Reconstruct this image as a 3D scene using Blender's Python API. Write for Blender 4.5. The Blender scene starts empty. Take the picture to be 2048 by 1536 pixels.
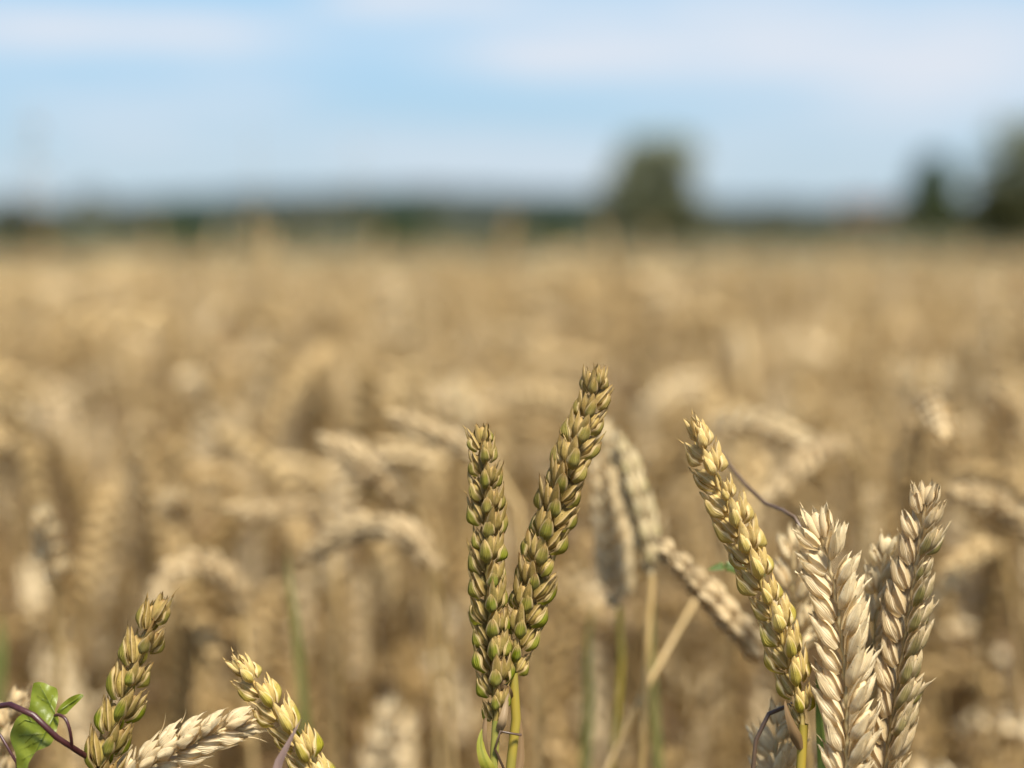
import bpy, math, random
import numpy as np
from mathutils import Vector, Matrix

random.seed(7)
rng = np.random.default_rng(11)
SC = bpy.context.scene
COL = SC.collection
R = math.radians

# ------------------------------------------------------------------ camera
FPX = 3000.0                      # focal length in photo pixels (2048 wide)
HOR = 430.0                       # horizon row
CAM = np.array([0.0, 0.0, 0.98])
PITCH = math.atan((768 - HOR) / FPX)
D0 = 0.46                         # focus distance
cam = bpy.data.cameras.new('camera')
cam.sensor_width = 36.0
cam.lens = 36.0 * FPX / 2048.0
cam.clip_start = 0.02
cam.clip_end = 12000
cam.dof.use_dof = True
cam.dof.focus_distance = D0
cam.dof.aperture_fstop = 3.2
cam.dof.aperture_blades = 0
cob = bpy.data.objects.new('camera', cam)
cob.location = CAM
cob.rotation_euler = (math.pi / 2 - PITCH, 0, 0)
COL.objects.link(cob)
SC.camera = cob
FWD = np.array([0, math.cos(PITCH), -math.sin(PITCH)])
UPV = np.array([0, math.sin(PITCH), math.cos(PITCH)])
RGT = np.array([1.0, 0, 0])


def P(px, py, d):
    return CAM + d * (FWD + RGT * (px - 1024) / FPX - UPV * (py - 768) / FPX)


# ------------------------------------------------------------------ light
SUN_EL, SUN_AZ = R(59), R(152)     # azimuth clockwise from the view direction
SUN_DIR = Vector((math.sin(SUN_AZ) * math.cos(SUN_EL), math.cos(SUN_AZ) * math.cos(SUN_EL), math.sin(SUN_EL)))
sl = bpy.data.lights.new('sun', 'SUN')
sl.energy = 4.9
sl.angle = R(14.0)
sl.color = (1.0, 0.94, 0.83)
so = bpy.data.objects.new('sun', sl)
so.rotation_euler = SUN_DIR.to_track_quat('Z', 'Y').to_euler()
COL.objects.link(so)

SC.render.engine = 'CYCLES'
SC.view_settings.view_transform = 'Standard'
SC.view_settings.look = 'None'
SC.view_settings.gamma = 1
SC.view_settings.exposure = 0.95
SC.cycles.use_denoising = True
SC.cycles.max_bounces = 8
SC.cycles.caustics_reflective = False
SC.cycles.caustics_refractive = False


class NT:
    """small node helper"""
    def __init__(s, tree):
        s.t = tree
        tree.nodes.clear()

    def n(s, typ, ins=None, **kw):
        nd = s.t.nodes.new(typ)
        for k, v in kw.items():
            setattr(nd, k, v)
        for k, v in (ins or {}).items():
            s.put(nd.inputs[k], v)
        return nd

    def put(s, sock, v):
        if isinstance(v, bpy.types.NodeSocket):
            s.t.links.new(v, sock)
        else:
            sock.default_value = v

    def m(s, op, a, b=None, c=None, clamp=False):
        nd = s.t.nodes.new('ShaderNodeMath')
        nd.operation = op
        nd.use_clamp = clamp
        for i, v in enumerate((a, b, c)):
            if v is not None:
                s.put(nd.inputs[i], v)
        return nd.outputs[0]

    def mix(s, f, a, b, typ='MIX'):
        nd = s.t.nodes.new('ShaderNodeMix')
        nd.data_type = 'RGBA'
        nd.blend_type = typ
        s.put(nd.inputs['Factor'], f)
        for k, v in ((6, a), (7, b)):
            s.put(nd.inputs[k], v if isinstance(v, bpy.types.NodeSocket) else (*v, 1.0))
        return nd.outputs[2]

    def ss(s, x, lo, hi):
        nd = s.t.nodes.new('ShaderNodeMapRange')
        nd.interpolation_type = 'SMOOTHSTEP'
        s.put(nd.inputs[0], x)
        s.put(nd.inputs[1], lo)
        s.put(nd.inputs[2], hi)
        return nd.outputs[0]

    def noise(s, vec, scale, detail=3.0, rough=0.5):
        nd = s.n('ShaderNodeTexNoise', {'Scale': scale, 'Detail': detail, 'Roughness': rough})
        if vec is not None:
            s.put(nd.inputs['Vector'], vec)
        return nd.outputs['Fac']


world = bpy.data.worlds.new('World')
SC.world = world
world.use_nodes = True
w = NT(world.node_tree)
sky = w.n('ShaderNodeTexSky', sky_type='NISHITA', sun_disc=False, sun_elevation=SUN_EL, sun_rotation=SUN_AZ,
          altitude=100.0, air_density=1.0, dust_density=0.3, ozone_density=2.0)
tc = w.n('ShaderNodeTexCoord')
sep = w.n('ShaderNodeSeparateXYZ', {0: tc.outputs['Generated']})
az = w.m('ARCTAN2', sep.outputs[0], sep.outputs[1])
el = w.m('ARCSINE', sep.outputs[2])
cv = w.n('ShaderNodeCombineXYZ', {0: w.m('MULTIPLY', az, 3.0), 1: w.m('MULTIPLY', el, 22.0), 2: 0.3})
nz = w.noise(cv.outputs[0], 1.6, 5.0, 0.55)


def cloud(px, py, sx, sy, amp):
    """a soft bank of thin cloud at one bearing and height in the sky"""
    a0, e0 = math.atan((px - 1024) / FPX), math.atan((HOR - py) / FPX)
    dx = w.m('DIVIDE', w.m('SUBTRACT', az, a0), sx / FPX)
    dy = w.m('DIVIDE', w.m('SUBTRACT', el, e0), sy / FPX)
    r2 = w.m('ADD', w.m('MULTIPLY', dx, dx), w.m('MULTIPLY', dy, dy))
    return w.m('MULTIPLY', w.m('EXPONENT', w.m('MULTIPLY', r2, -1.0)), amp)


cm = None
for c in ((200, 78, 380, 40, 1.0), (420, 88, 120, 30, .35), (1120, 115, 240, 38, 1.0), (760, 8, 110, 26, .7), (1700, 115, 520, 75, .8), (1450, 30, 700, 40, .4),
          (850, 0, 200, 30, .5), (250, 270, 140, 40, .35), (1900, 230, 300, 50, .4), (900, 300, 500, 40, .25)):
    k = cloud(*c)
    cm = k if cm is None else w.m('ADD', cm, k)
wide = w.m('MULTIPLY', w.ss(nz, .42, .75), .4)
cm = w.m('ADD', w.m('MULTIPLY', cm, w.m('ADD', .7, w.m('MULTIPLY', nz, .7))), wide, clamp=True)
SKYG = 1.0
skyc = w.mix(1.0, sky.outputs[0], (1.0, 1.0, 1.0), 'MULTIPLY')
hz = w.m('SUBTRACT', .92, w.m('MULTIPLY', w.ss(el, R(9), R(30)), .92))      # thin summer veil low in the sky
veil = w.mix(w.ss(el, R(.5), R(7.5)), (2.395, 3.153, 3.792), (1.876, 3.313, 4.590))
skyc = w.mix(hz, skyc, veil)
cloudy = w.mix(w.m('MULTIPLY', cm, .95), skyc, (4.030, 4.234, 4.641))
bg = w.n('ShaderNodeBackground', {'Color': cloudy, 'Strength': 0.099})
ow = w.n('ShaderNodeOutputWorld')
world.node_tree.links.new(bg.outputs[0], ow.inputs[0])


# ------------------------------------------------------------------ materials
def new_mat(name):
    m = bpy.data.materials.new(name)
    m.use_nodes = True
    return m, NT(m.node_tree)


def finish(m, n, col, rough=.5, bump=None, bstr=.3, bdist=.0005, trans=0.0, tcol=None, spec=.4):
    p = n.n('ShaderNodeBsdfPrincipled', {'Base Color': col, 'Roughness': rough, 'Specular IOR Level': spec})
    if bump is not None:
        b = n.n('ShaderNodeBump', {'Height': bump, 'Strength': bstr, 'Distance': bdist})
        n.put(p.inputs['Normal'], b.outputs[0])
    out = n.n('ShaderNodeOutputMaterial')
    sh = p.outputs[0]
    if trans > 0:
        t = n.n('ShaderNodeBsdfTranslucent', {'Color': tcol if tcol is not None else col})
        mx = n.n('ShaderNodeMixShader', {0: trans, 1: sh, 2: t.outputs[0]})
        sh = mx.outputs[0]
    n.put(out.inputs[0], sh)
    return m


def husk_material(name, straw, straw2, green, dgreen, brown, brownamt=.3, pale=(.7, .56, .38), grimeamt=.38):
    m, n = new_mat(name)
    at = n.n('ShaderNodeAttribute', attribute_name='hu')
    s = n.n('ShaderNodeSeparateXYZ', {0: at.outputs['Vector']})
    u, v, g = s.outputs
    obj = n.n('ShaderNodeObjectInfo')
    geo = n.n('ShaderNodeTexCoord')
    pos = geo.outputs['Object']
    ns = n.noise(pos, 420.0, 3.0, .6)
    nb = n.noise(pos, 150.0, 2.0)
    c = n.mix(n.ss(ns, .35, .7), straw, straw2)
    c = n.mix(n.m('MULTIPLY', obj.outputs['Random'], .8), c, straw2)
    # dry brown staining towards husk tips and in blotches
    st = n.m('MULTIPLY', n.ss(n.m('ADD', nb, n.m('MULTIPLY', v, .22)), .58, .82), brownamt)
    c = n.mix(st, c, brown)
    au = n.m('ABSOLUTE', u)
    # green flesh: strongest on the belly of the husk, pale dry margins
    belly = n.m('MULTIPLY', n.ss(n.m('SUBTRACT', 1.0, au), .0, .42), n.ss(n.m('SUBTRACT', 1.0, v), .06, .40))
    gm = n.m('MULTIPLY', n.m('MULTIPLY', g, belly), n.m('ADD', .62, n.m('MULTIPLY', nb, .76)), clamp=True)
    c = n.mix(gm, c, green)
    # dark veins, denser towards the tip and along the keel
    vein = n.ss(n.m('SINE', n.m('MULTIPLY', u, 17.0)), .55, 1.0)
    vtop = n.m('MULTIPLY', n.ss(v, .35, .8), vein)
    keel = n.ss(n.m('SUBTRACT', .10, au), .0, .09)
    dk = n.m('MULTIPLY', n.m('MAXIMUM', vtop, n.m('MULTIPLY', keel, .55)), n.m('MULTIPLY', g, .85), clamp=True)
    c = n.mix(dk, c, dgreen)
    fine = n.ss(n.m('SINE', n.m('ADD', n.m('MULTIPLY', u, 27.0), n.m('MULTIPLY', nb, 4.0))), .2, 1.0)
    dry = n.m('MULTIPLY', n.m('MULTIPLY', fine, .34), n.m('SUBTRACT', 1.0, g, clamp=True), clamp=True)
    c = n.mix(dry, c, brown)
    c = n.mix(n.m('MULTIPLY', n.ss(au, .60, .80), .55), c, pale)
    c = n.mix(n.m('MULTIPLY', n.ss(au, .90, 1.0), .5), c, brown)
    tipb = n.m('MULTIPLY', n.ss(v, .86, 1.0), n.m('MULTIPLY', n.ss(nb, .4, .6), .8))
    c = n.mix(tipb, c, brown)
    grime = n.m('MULTIPLY', n.ss(n.noise(pos, 75.0, 4.0, .65), .52, .75), grimeamt)     # greyed, weathered patches
    c = n.mix(grime, c, (.34, .27, .18))
    speck = n.m('MULTIPLY', n.ss(n.noise(pos, 1500.0, 2.0), .66, .74), .7)     # weather specks
    c = n.mix(speck, c, tuple(x * .35 for x in brown))
    bump = n.m('ADD', n.m('SINE', n.m('MULTIPLY', u, 34.0)), n.m('MULTIPLY', ns, 1.6))
    return finish(m, n, c, .55, bump, .5, .00018, .36, c, .28)


MH_green = husk_material('husk_half_ripe', (.64, .455, .165), (.43, .275, .085), (.215, .245, .007), (.06, .09, .005), (.19, .095, .025), .5, (.74, .56, .27))
MH_yellow = husk_material('husk_yellow_green', (.86, .67, .30), (.73, .52, .18), (.37, .33, .012), (.11, .115, .004), (.34, .17, .035), .3, (.89, .72, .41), .15)
MH_cream = husk_material('husk_cream', (.91, .77, .48), (.83, .66, .38), (.30, .27, .05), (.09, .10, .015), (.44, .31, .14), .25, (.92, .80, .55), .12)
MH_tan = husk_material('husk_tan', (.83, .66, .39), (.71, .54, .29), (.24, .22, .03), (.08, .09, .012), (.26, .165, .065), .4, (.82, .68, .44), .3)


def straw_material(name, a, b, c2, trans=.2):
    """crop straw: the tint runs from one stalk to the next"""
    m, n = new_mat(name)
    at = n.n('ShaderNodeAttribute', attribute_name='tint')
    obj = n.n('ShaderNodeObjectInfo')
    t = n.m('FRACT', n.m('ADD', at.outputs['Fac'], obj.outputs['Random']))
    pos = n.n('ShaderNodeTexCoord').outputs['Object']
    ns = n.noise(pos, 60.0, 3.0)
    c = n.mix(n.ss(t, .0, .75), a, b)
    c = n.mix(n.ss(t, .72, .96), c, c2)
    c = n.mix(n.m('MULTIPLY', n.ss(ns, .45, .75), .5), c, a)
    return finish(m, n, c, .5, None, 0, 0, trans, c, .35)


M_ear = straw_material('straw_ears', (.43, .29, .12), (.63, .465, .23), (.80, .65, .40))
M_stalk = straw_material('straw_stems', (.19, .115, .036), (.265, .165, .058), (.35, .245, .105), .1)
M_dryleaf = straw_material('straw_leaves', (.155, .095, .040), (.24, .152, .070), (.34, .24, .13), .3)


def stem_material(name, a, b):
    m, n = new_mat(name)
    pos = n.n('ShaderNodeTexCoord').outputs['Object']
    mp = n.n('ShaderNodeMapping', {'Vector': pos, 'Scale': (900, 900, 25)})
    ns = n.noise(mp.outputs[0], 1.0, 3.0)
    n2 = n.noise(pos, 45.0, 2.0)
    c = n.mix(n.ss(n.m('ADD', n.m('MULTIPLY', ns, .4), n.m('MULTIPLY', n2, .6)), .38, .62), a, b)
    return finish(m, n, c, .38, ns, .3, .0002, .05, c, .5)


M_stem_green = stem_material('stem_green', (.15, .17, .025), (.25, .23, .045))
M_stem_yellow = stem_material('stem_yellow', (.30, .22, .03), (.24, .20, .035))
M_stem_straw = stem_material('stem_straw', (.50, .35, .16), (.40, .27, .10))
M_vine = stem_material('vine_maroon', (.035, .008, .010), (.060, .018, .016))
M_tendril = stem_material('tendril_brown', (.075, .045, .028), (.11, .07, .04))
M_dead = stem_material('dead_blade', (.20, .135, .115), (.30, .215, .17))


def leaf_material(name, a, b, vein, trans=.35):
    m, n = new_mat(name)
    at = n.n('ShaderNodeAttribute', attribute_name='hu')
    s = n.n('ShaderNodeSeparateXYZ', {0: at.outputs['Vector']})
    pos = n.n('ShaderNodeTexCoord').outputs['Object']
    ns = n.noise(pos, 160.0, 4.0)
    n2 = n.noise(pos, 900.0, 3.0)
    c = n.mix(n.ss(ns, .35, .65), a, b)
    c = n.mix(n.m('MULTIPLY', n.ss(n2, .5, .8), .12), c, vein)
    vd = s.outputs[2]                                   # distance from the nearest vein, 0..1
    c = n.mix(n.m('MULTIPLY', n.ss(n.m('SUBTRACT', 1.0, vd), .2, 1.0), .75), c, vein)
    h = n.m('ADD', n.m('MULTIPLY', vd, 1.0), n.m('MULTIPLY', n2, .5))
    return finish(m, n, c, .42, h, .5, .0005, trans, c, .4)


M_bind = leaf_material('bindweed_leaf', (.185, .215, .018), (.14, .175, .014), (.045, .075, .008))
M_yblade = leaf_material('yellow_green_blade', (.24, .24, .022), (.30, .26, .04), (.16, .17, .015), .3)
M_olive = leaf_material('olive_blade', (.12, .125, .035), (.17, .15, .05), (.09, .10, .02), .25)
M_blade = leaf_material('green_blade', (.10, .15, .03), (.14, .18, .035), (.06, .09, .015))


# ------------------------------------------------------------------ mesh collecting
class MB:
    def __init__(s):
        s.v, s.f, s.h, s.n = [], [], [], 0

    def add(s, v, f, h=None):
        v = np.asarray(v, float)
        s.v.append(v)
        s.f.append(np.asarray(f, int) + s.n)
        s.h.append(np.zeros((len(v), 3)) if h is None else np.asarray(h, float))
        s.n += len(v)

    def grid(s, pts, hu=None, closed=False):
        """pts: (nv, nu, 3)"""
        nv, nu = pts.shape[:2]
        i = np.arange(nv * nu).reshape(nv, nu)
        if closed:
            i = np.concatenate([i, i[:, :1]], 1)
        f = np.stack([i[:-1, :-1], i[:-1, 1:], i[1:, 1:], i[1:, :-1]], -1).reshape(-1, 4)
        s.add(pts.reshape(-1, 3), f, None if hu is None else hu.reshape(-1, 3))

    def arrays(s):
        return np.concatenate(s.v), np.concatenate(s.f), np.concatenate(s.h)

    def mesh(s, name, mat, shift=None, smooth=True):
        v, f, h = s.arrays()
        if shift is not None:
            v = v - np.asarray(shift)
        return quads(name, mat, v, f, h, smooth)


def quads(name, mat, v, f, h=None, smooth=True, tint=None):
    me = bpy.data.meshes.new(name)
    me.vertices.add(len(v))
    me.vertices.foreach_set('co', np.ascontiguousarray(v, np.float32).ravel())
    k = f.shape[1]
    me.loops.add(len(f) * k)
    me.loops.foreach_set('vertex_index', np.ascontiguousarray(f, np.int32).ravel())
    me.polygons.add(len(f))
    me.polygons.foreach_set('loop_start', np.arange(0, len(f) * k, k, dtype=np.int32))
    me.polygons.foreach_set('use_smooth', np.full(len(f), smooth, bool))
    if h is not None:
        a = me.attributes.new('hu', 'FLOAT_VECTOR', 'POINT')
        a.data.foreach_set('vector', np.ascontiguousarray(h, np.float32).ravel())
    if tint is not None:
        a = me.attributes.new('tint', 'FLOAT', 'POINT')
        a.data.foreach_set('value', np.ascontiguousarray(tint, np.float32))
    me.update(calc_edges=True)
    me.materials.append(mat)
    return me


def link(name, me, parent=None, loc=(0, 0, 0)):
    o = bpy.data.objects.new(name, me)
    o.location = loc
    COL.objects.link(o)
    if parent is not None:
        o.parent = parent
    return o


def tag(o, label=None, cat=None, group=None, kind=None):
    for k, v in (('label', label), ('category', cat), ('group', group), ('kind', kind)):
        if v:
            o[k] = v
    return o


def thing(name, loc, label, cat, group=None):
    return tag(link(name, None, None, loc), label, cat, group)


def nrm(a):
    a = np.asarray(a, float)
    return a / (np.linalg.norm(a, axis=-1, keepdims=True) + 1e-12)


def smooth_path(pts, n):
    """a smooth curve through unevenly spaced pts, resampled to n equally spaced points"""
    p = np.asarray(pts, float)
    e = np.diff(p, axis=0)
    L = np.linalg.norm(e, axis=1)
    u = e / L[:, None]
    tg = np.zeros_like(p)
    tg[0], tg[-1] = u[0], u[-1]
    for i in range(1, len(p) - 1):
        tg[i] = nrm(u[i - 1] * L[i] + u[i] * L[i - 1])
    out = []
    t = np.linspace(0, 1, 24, endpoint=False)[:, None]
    for i in range(len(L)):
        out.append((2 * t ** 3 - 3 * t ** 2 + 1) * p[i] + (t ** 3 - 2 * t ** 2 + t) * tg[i] * L[i]
                   + (3 * t ** 2 - 2 * t ** 3) * p[i + 1] + (t ** 3 - t ** 2) * tg[i + 1] * L[i])
    out = np.vstack(out + [p[-1][None]])
    s = np.concatenate([[0], np.cumsum(np.linalg.norm(np.diff(out, axis=0), axis=1))])
    q = np.linspace(0, s[-1], n)
    return np.stack([np.interp(q, s, out[:, k]) for k in range(3)], 1), s[-1]


def tube(mb, path, rad, sides=8, gval=0.0):
    path = np.asarray(path, float)
    n = len(path)
    rad = np.broadcast_to(np.asarray(rad, float), (n,))
    T = nrm(np.gradient(path, axis=0))
    ref = np.array([.31, .95, .02]) if abs(T[0] @ np.array([.31, .95, .02])) < .9 else np.array([1., 0, 0])
    A = nrm(np.cross(T, ref))
    B = np.cross(T, A)
    th = np.linspace(0, 2 * math.pi, sides, endpoint=False)
    pts = path[:, None] + rad[:, None, None] * (np.cos(th)[None, :, None] * A[:, None] + np.sin(th)[None, :, None] * B[:, None])
    hu = np.zeros((n, sides, 3))
    hu[..., 1] = np.linspace(0, 1, n)[:, None]
    hu[..., 2] = gval
    mb.grid(pts, hu, True)


# ------------------------------------------------------------------ wheat anatomy
def husk(mb, o, X, Y, Z, L, W, depth, bow=0.0, curl=0.0, keel=.1, g=0.0, nu=8, nv=10, tip=1.0, skew=0.0):
    """one boat-shaped husk: X faces outward, Y across, Z along"""
    u = np.linspace(-1, 1, nu + 1)[None, :]
    t = np.linspace(0, 1, nv + 1)[:, None]
    prof = (.42 + .58 * np.sin(np.clip(t / .42, 0, 1) * math.pi / 2)) * np.power(np.clip(1 - np.power(t, 2.3 * tip), 0, 1), .72)
    prof = prof * 1.0 + .035 * (t > .3)
    a = u * 1.25
    y = prof * W / 2 * np.sin(a) / math.sin(1.25)
    x = depth * prof * (np.cos(a) - math.cos(1.25)) / (1 - math.cos(1.25))
    x = x + keel * depth * np.exp(-(u / .13) ** 2) * np.sin(np.clip(t * 1.1, 0, 1) * math.pi) ** .5
    x = x + bow * np.sin(t * math.pi) + curl * t ** 3
    y = y + skew * t ** 2
    z = L * t + 0 * u
    # small irregularities of dried husks
    ph = rng.uniform(0, 6.3, 3)
    x = x + .09 * depth * np.sin(5 * t + 3 * u + ph[0]) + .06 * depth * np.sin(9 * t - 4 * u + ph[1])
    edge = np.abs(u) ** 6
    x = x + depth * edge * (.10 * np.sin(11 * t + ph[2]) + .06)          # papery margins that lift and ripple
    z = z + L * .05 * np.exp(-(u / .25) ** 2) * t ** 6 - L * .03 * edge * t ** 2
    pts = o + x[..., None] * X + y[..., None] * Y + z[..., None] * Z
    hu = np.stack([u + 0 * t, t + 0 * u, np.full(x.shape, g)], -1)
    mb.grid(pts, hu)


def kernel(mb, o, X, Y, Z, L, W, D, g, sides=8, rings=7):
    """the closed body of a floret that fills the space between husks"""
    t = np.linspace(0.02, .98, rings)[:, None]
    th = np.linspace(0, 2 * math.pi, sides, endpoint=False)[None]
    r = np.sin(t * math.pi) ** .6
    pts = o + (D / 2 * r * np.cos(th))[..., None] * X + (W / 2 * r * np.sin(th))[..., None] * Y + (L * t + 0 * th)[..., None] * Z
    hu = np.stack([np.cos(th) * 0 + 0 * t + .6, t + 0 * th, np.full((rings, sides), g)], -1)
    mb.grid(pts, hu, True)


def awn(mb, o, d, bend, L, r):
    t = np.linspace(0, 1, 6)[:, None]
    p = o + d * L * t + bend * L * t ** 2
    tube(mb, p, r * (1 - .85 * t[:, 0]), 4)


def rot(a, ax, ang):
    return a * math.cos(ang) + np.cross(ax, a) * math.sin(ang) + ax * (ax @ a) * (1 - math.cos(ang))


def spikelet(mb, o, out, T, s, S, g, q=2, tilt=None):
    """a spikelet at node o: out = away from the ear axis, T = up the ear; S = the ear's style; q = mesh quality"""
    tilt = (S['tilt'] if tilt is None else tilt) * rng.uniform(.65, 1.35)
    X = math.cos(tilt) * out - math.sin(tilt) * T
    Z = math.cos(tilt) * T + math.sin(tilt) * out
    if q == 2:                                   # spikelets sit a little crooked on a real ear
        tw = rng.normal(0, .16)
        X = rot(X, Z, tw)
        if rng.random() < .12:
            s = s * rng.uniform(.72, .9)
    Y = np.cross(Z, X)
    L = S['len'] * s * rng.uniform(.90, 1.08)
    W = S['wid'] * s * rng.uniform(.9, 1.08)
    nu, nv = ((8, 10), (4, 5), (2, 3))[2 - q] if q < 3 else (8, 10)
    if q == 2:
        nu, nv = 8, 10
    elif q == 1:
        nu, nv = 4, 5
    else:
        nu, nv = 2, 3
    J = lambda a: rng.uniform(-a, a)
    gg = lambda k: float(np.clip(g * k * rng.uniform(.75, 1.2), 0, 1))
    fan = S['fan']
    if q:
        kernel(mb, o + X * .2 * W + Z * L * .03, X, Y, Z, L * .8, W * 1.55, W * .95, gg(.35), 8 if q == 2 else 5, 7 if q == 2 else 4)
    # outer florets, left and right
    for sd in (-1, 1):
        f = sd * (fan + J(.06))
        z = rot(Z, X, -f)
        y0 = np.cross(z, X)
        fx = rot(X, z, sd * (.45 + J(.1)))
        fy = np.cross(z, fx)
        husk(mb, o + Y * sd * W * .22 + X * W * .16 + z * L * .06, fx, fy, z, L * (1 + J(.10)), W * .98, W * .42, W * .10,
             (S['curl'] + (.10 if rng.random() < .12 else 0)) * L * rng.uniform(.4, 1.4), .12, gg(.30), nu, nv, 1.05)
        if q == 2 and S['awn'] > 0 and rng.random() < S['awnp']:
            awn(mb, o + Y * sd * W * .22 + X * W * .2 + z * L * 1.04, z, X * .25 + np.array([0, 0, J(.15)]), S['awn'] * rng.uniform(.5, 1.3), .00022)
        # its inner scale, seen from the rachis side
        if q == 2:
            husk(mb, o + Y * sd * W * .2 - X * W * .05 + z * L * .08, -fx, -fy, z, L * .93, W * .8, W * .3, W * .05, 0, .05, gg(.2), 6, 7)
    # middle floret
    if q:
        z = rot(Z, X, J(.07))
        husk(mb, o + X * W * .34 + z * L * .13, X, np.cross(z, X), z, L * S['mid'] * (1 + J(.05)), W * .95 * min(1, 1.9 - S['gw']), W * .45, W * .12,
             S['curl'] * L * .7, .1, gg(.32), nu, nv, 1.05)
    # the two glumes
    for sd in (-1, 1):
        f = sd * (fan * 1.15 + J(.08))
        z = rot(Z, X, -f)
        fx = rot(X, z, sd * (S['gface'] + J(.15)))
        fy = np.cross(z, fx)
        husk(mb, o + Y * sd * W * .40 + X * W * (.10 + .14 * S['gw']), fx, fy, z, L * S['glume'] * (1 + J(.12)), W * 1.02 * S['gw'], W * .54 * S['gw'], W * .13,
             S['curl'] * L * rng.uniform(.2, 1.0), .22, gg(1.0), nu, nv, S['gtip'], sd * W * .06)


STY = dict(len=.0106, wid=.0038, tilt=R(21), fan=.20, curl=.03, glume=.80, gface=.75, gtip=1.0, gw=1.0, mid=.9, awn=.0017, awnp=.45, step=.0037)


def style(**k):
    d = dict(STY)
    d.update(k)
    return d


def ear_nodes(path_pts, step, width_ref=None):
    p, ln = smooth_path(path_pts, 200)
    n = max(6, int(round(ln / step)))
    q = np.linspace(0, 1, n)
    s = np.linspace(0, 1, 200)
    nodes = np.stack([np.interp(q, s, p[:, k]) for k in range(3)], 1)
    T = nrm(np.gradient(nodes, axis=0))
    return nodes, T, n


def build_ear(path_pts, S, roll, greenf, face, q=2, sizef=None):
    """yields (k, o, mb) per spikelet plus the rachis path. roll turns the two rows about the ear axis;
    face = function giving the direction roll is measured from"""
    nodes, T, n = ear_nodes(path_pts, S['step'])
    res = []
    for k in range(n):
        t = k / (n - 1)
        tt = T[k]
        F = face(nodes[k])
        F = nrm(F - tt * (F @ tt))
        Sd = nrm(np.cross(tt, F))            # picture-right when F looks at the viewer
        rl = roll(t) if callable(roll) else roll
        a = math.cos(rl) * Sd + math.sin(rl) * F
        out = a * (1 if k % 2 else -1)
        s = min(1.0, .62 + .38 * t / .1) * (1.0 - .30 * max(0, (t - .55) / .45) ** 1.6)
        if sizef:
            s *= sizef(t)
        mb = MB()
        if k == n - 1:
            spikelet(mb, nodes[k] - tt * .002, np.cross(tt, a), tt, s * 1.05, S, greenf(t, 0), q, 0.02)
        else:
            spikelet(mb, nodes[k] + out * .0007, out, tt, s, S, greenf(t, 1 if k % 2 else -1), q)
        res.append((nodes[k], mb))
    zig = nodes + np.array([(1 if k % 2 else -1) for k in range(n)])[:, None] * .0004
    return res, zig


def to_cam(p):
    return nrm(CAM - p)


def blade(mb, path, width, fold=.25, twist=0.0, side=None, n=16, gveins=True, droop=None):
    """grass leaf: tapering V-folded strip along a path"""
    p, ln = smooth_path(path, n)
    T = nrm(np.gradient(p, axis=0))
    sd = np.asarray(side if side is not None else (1, 0, 0), float)
    t = np.linspace(0, 1, n)
    tl = np.clip((t - 1) * ln / min(ln, .055) + 1, 0, 1)      # the taper belongs to the last few centimetres
    wv = width * np.clip(np.minimum(1, .45 + 2.2 * t), 0, 1) * np.power(1 - tl, .55) / 2 + 1e-5
    u = np.linspace(-1, 1, 5)
    pts, hu = np.zeros((n, 5, 3)), np.zeros((n, 5, 3))
    for i in range(n):
        A = nrm(sd - T[i] * (sd @ T[i]))
        A = rot(A, T[i], twist * t[i])
        N = np.cross(T[i], A)
        pts[i] = p[i] + wv[i] * (u[:, None] * A + fold * np.abs(u)[:, None] * N)
        hu[i, :, 0] = u
        hu[i, :, 1] = t[i]
        hu[i, :, 2] = np.minimum(1, np.abs(u) * 1.6)
    mb.grid(pts, hu)


GROUND = 0.0


def stalk(label, pix, S, roll, mat, stem_mat, greenf, group=None, stem_pix=None, sizef=None, stem_r=.0013, cat='wheat', leaves=(), ear_r=.0008):
    """a foreground wheat stalk; pix = (column, row, distance) of the ear axis from base to tip"""
    full, fl = smooth_path([P(*p) for p in pix], 60)
    pts = list(full[np.linspace(0, 59 * (1 - .0030 / fl), 10).round().astype(int)])      # the last spikelet reaches past the end of its axis
    base = pts[0]
    foot_p = [P(*p) for p in (stem_pix or [])]
    last = foot_p[-1] if foot_p else base
    foot = np.array([last[0] + rng.uniform(-.03, .03), last[1] + rng.uniform(.0, .04), GROUND])
    t = thing('wheat_stalk', foot, label, cat, group)
    seq = [base] + foot_p + [foot * .35 + last * .65 + np.array([.004, 0, 0]), foot]
    sp, _ = smooth_path(seq[::-1], 60)
    mb = MB()
    tube(mb, sp, np.linspace(stem_r * 1.25, stem_r, 60), 10)
    link('stem', mb.mesh('stem', stem_mat, foot), t)
    res, zig = build_ear(pts, S, roll, greenf, to_cam, 2, sizef)
    mr = MB()
    tube(mr, zig, np.linspace(ear_r, ear_r * .6, len(zig)), 6, .3)
    ear = link('ear', mr.mesh('ear', mat, base), t, base - foot)
    for o, m in res:
        link('spikelet', m.mesh('spikelet', mat, o), ear, o - base)
    for (lp, wd, fold, tw, lm) in leaves:
        ml = MB()
        blade(ml, [P(*p) for p in lp], wd, fold, tw, RGT)
        link('leaf', ml.mesh('leaf', lm, foot), t)
    return t


# ================================================================== SETTING
def ground_material():
    m, n = new_mat('field_earth')
    pos = n.n('ShaderNodeNewGeometry').outputs['Position']
    s = n.n('ShaderNodeSeparateXYZ', {0: pos})
    ns = n.noise(pos, 6.0, 6.0)
    big = n.noise(pos, .02, 4.0)
    soil = n.mix(n.ss(ns, .3, .7), (.10, .065, .035), (.17, .115, .06))
    grass = n.mix(n.ss(n.noise(pos, .35, 5.0), .35, .65), (.034, .040, .011), (.062, .058, .018))
    grass = n.mix(n.ss(big, .45, .62), grass, (.085, .068, .024))
    c = n.mix(n.ss(s.outputs[1], 13.0, 16.0), soil, grass)
    return finish(m, n, c, .9, ns, .6, .03)


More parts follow.
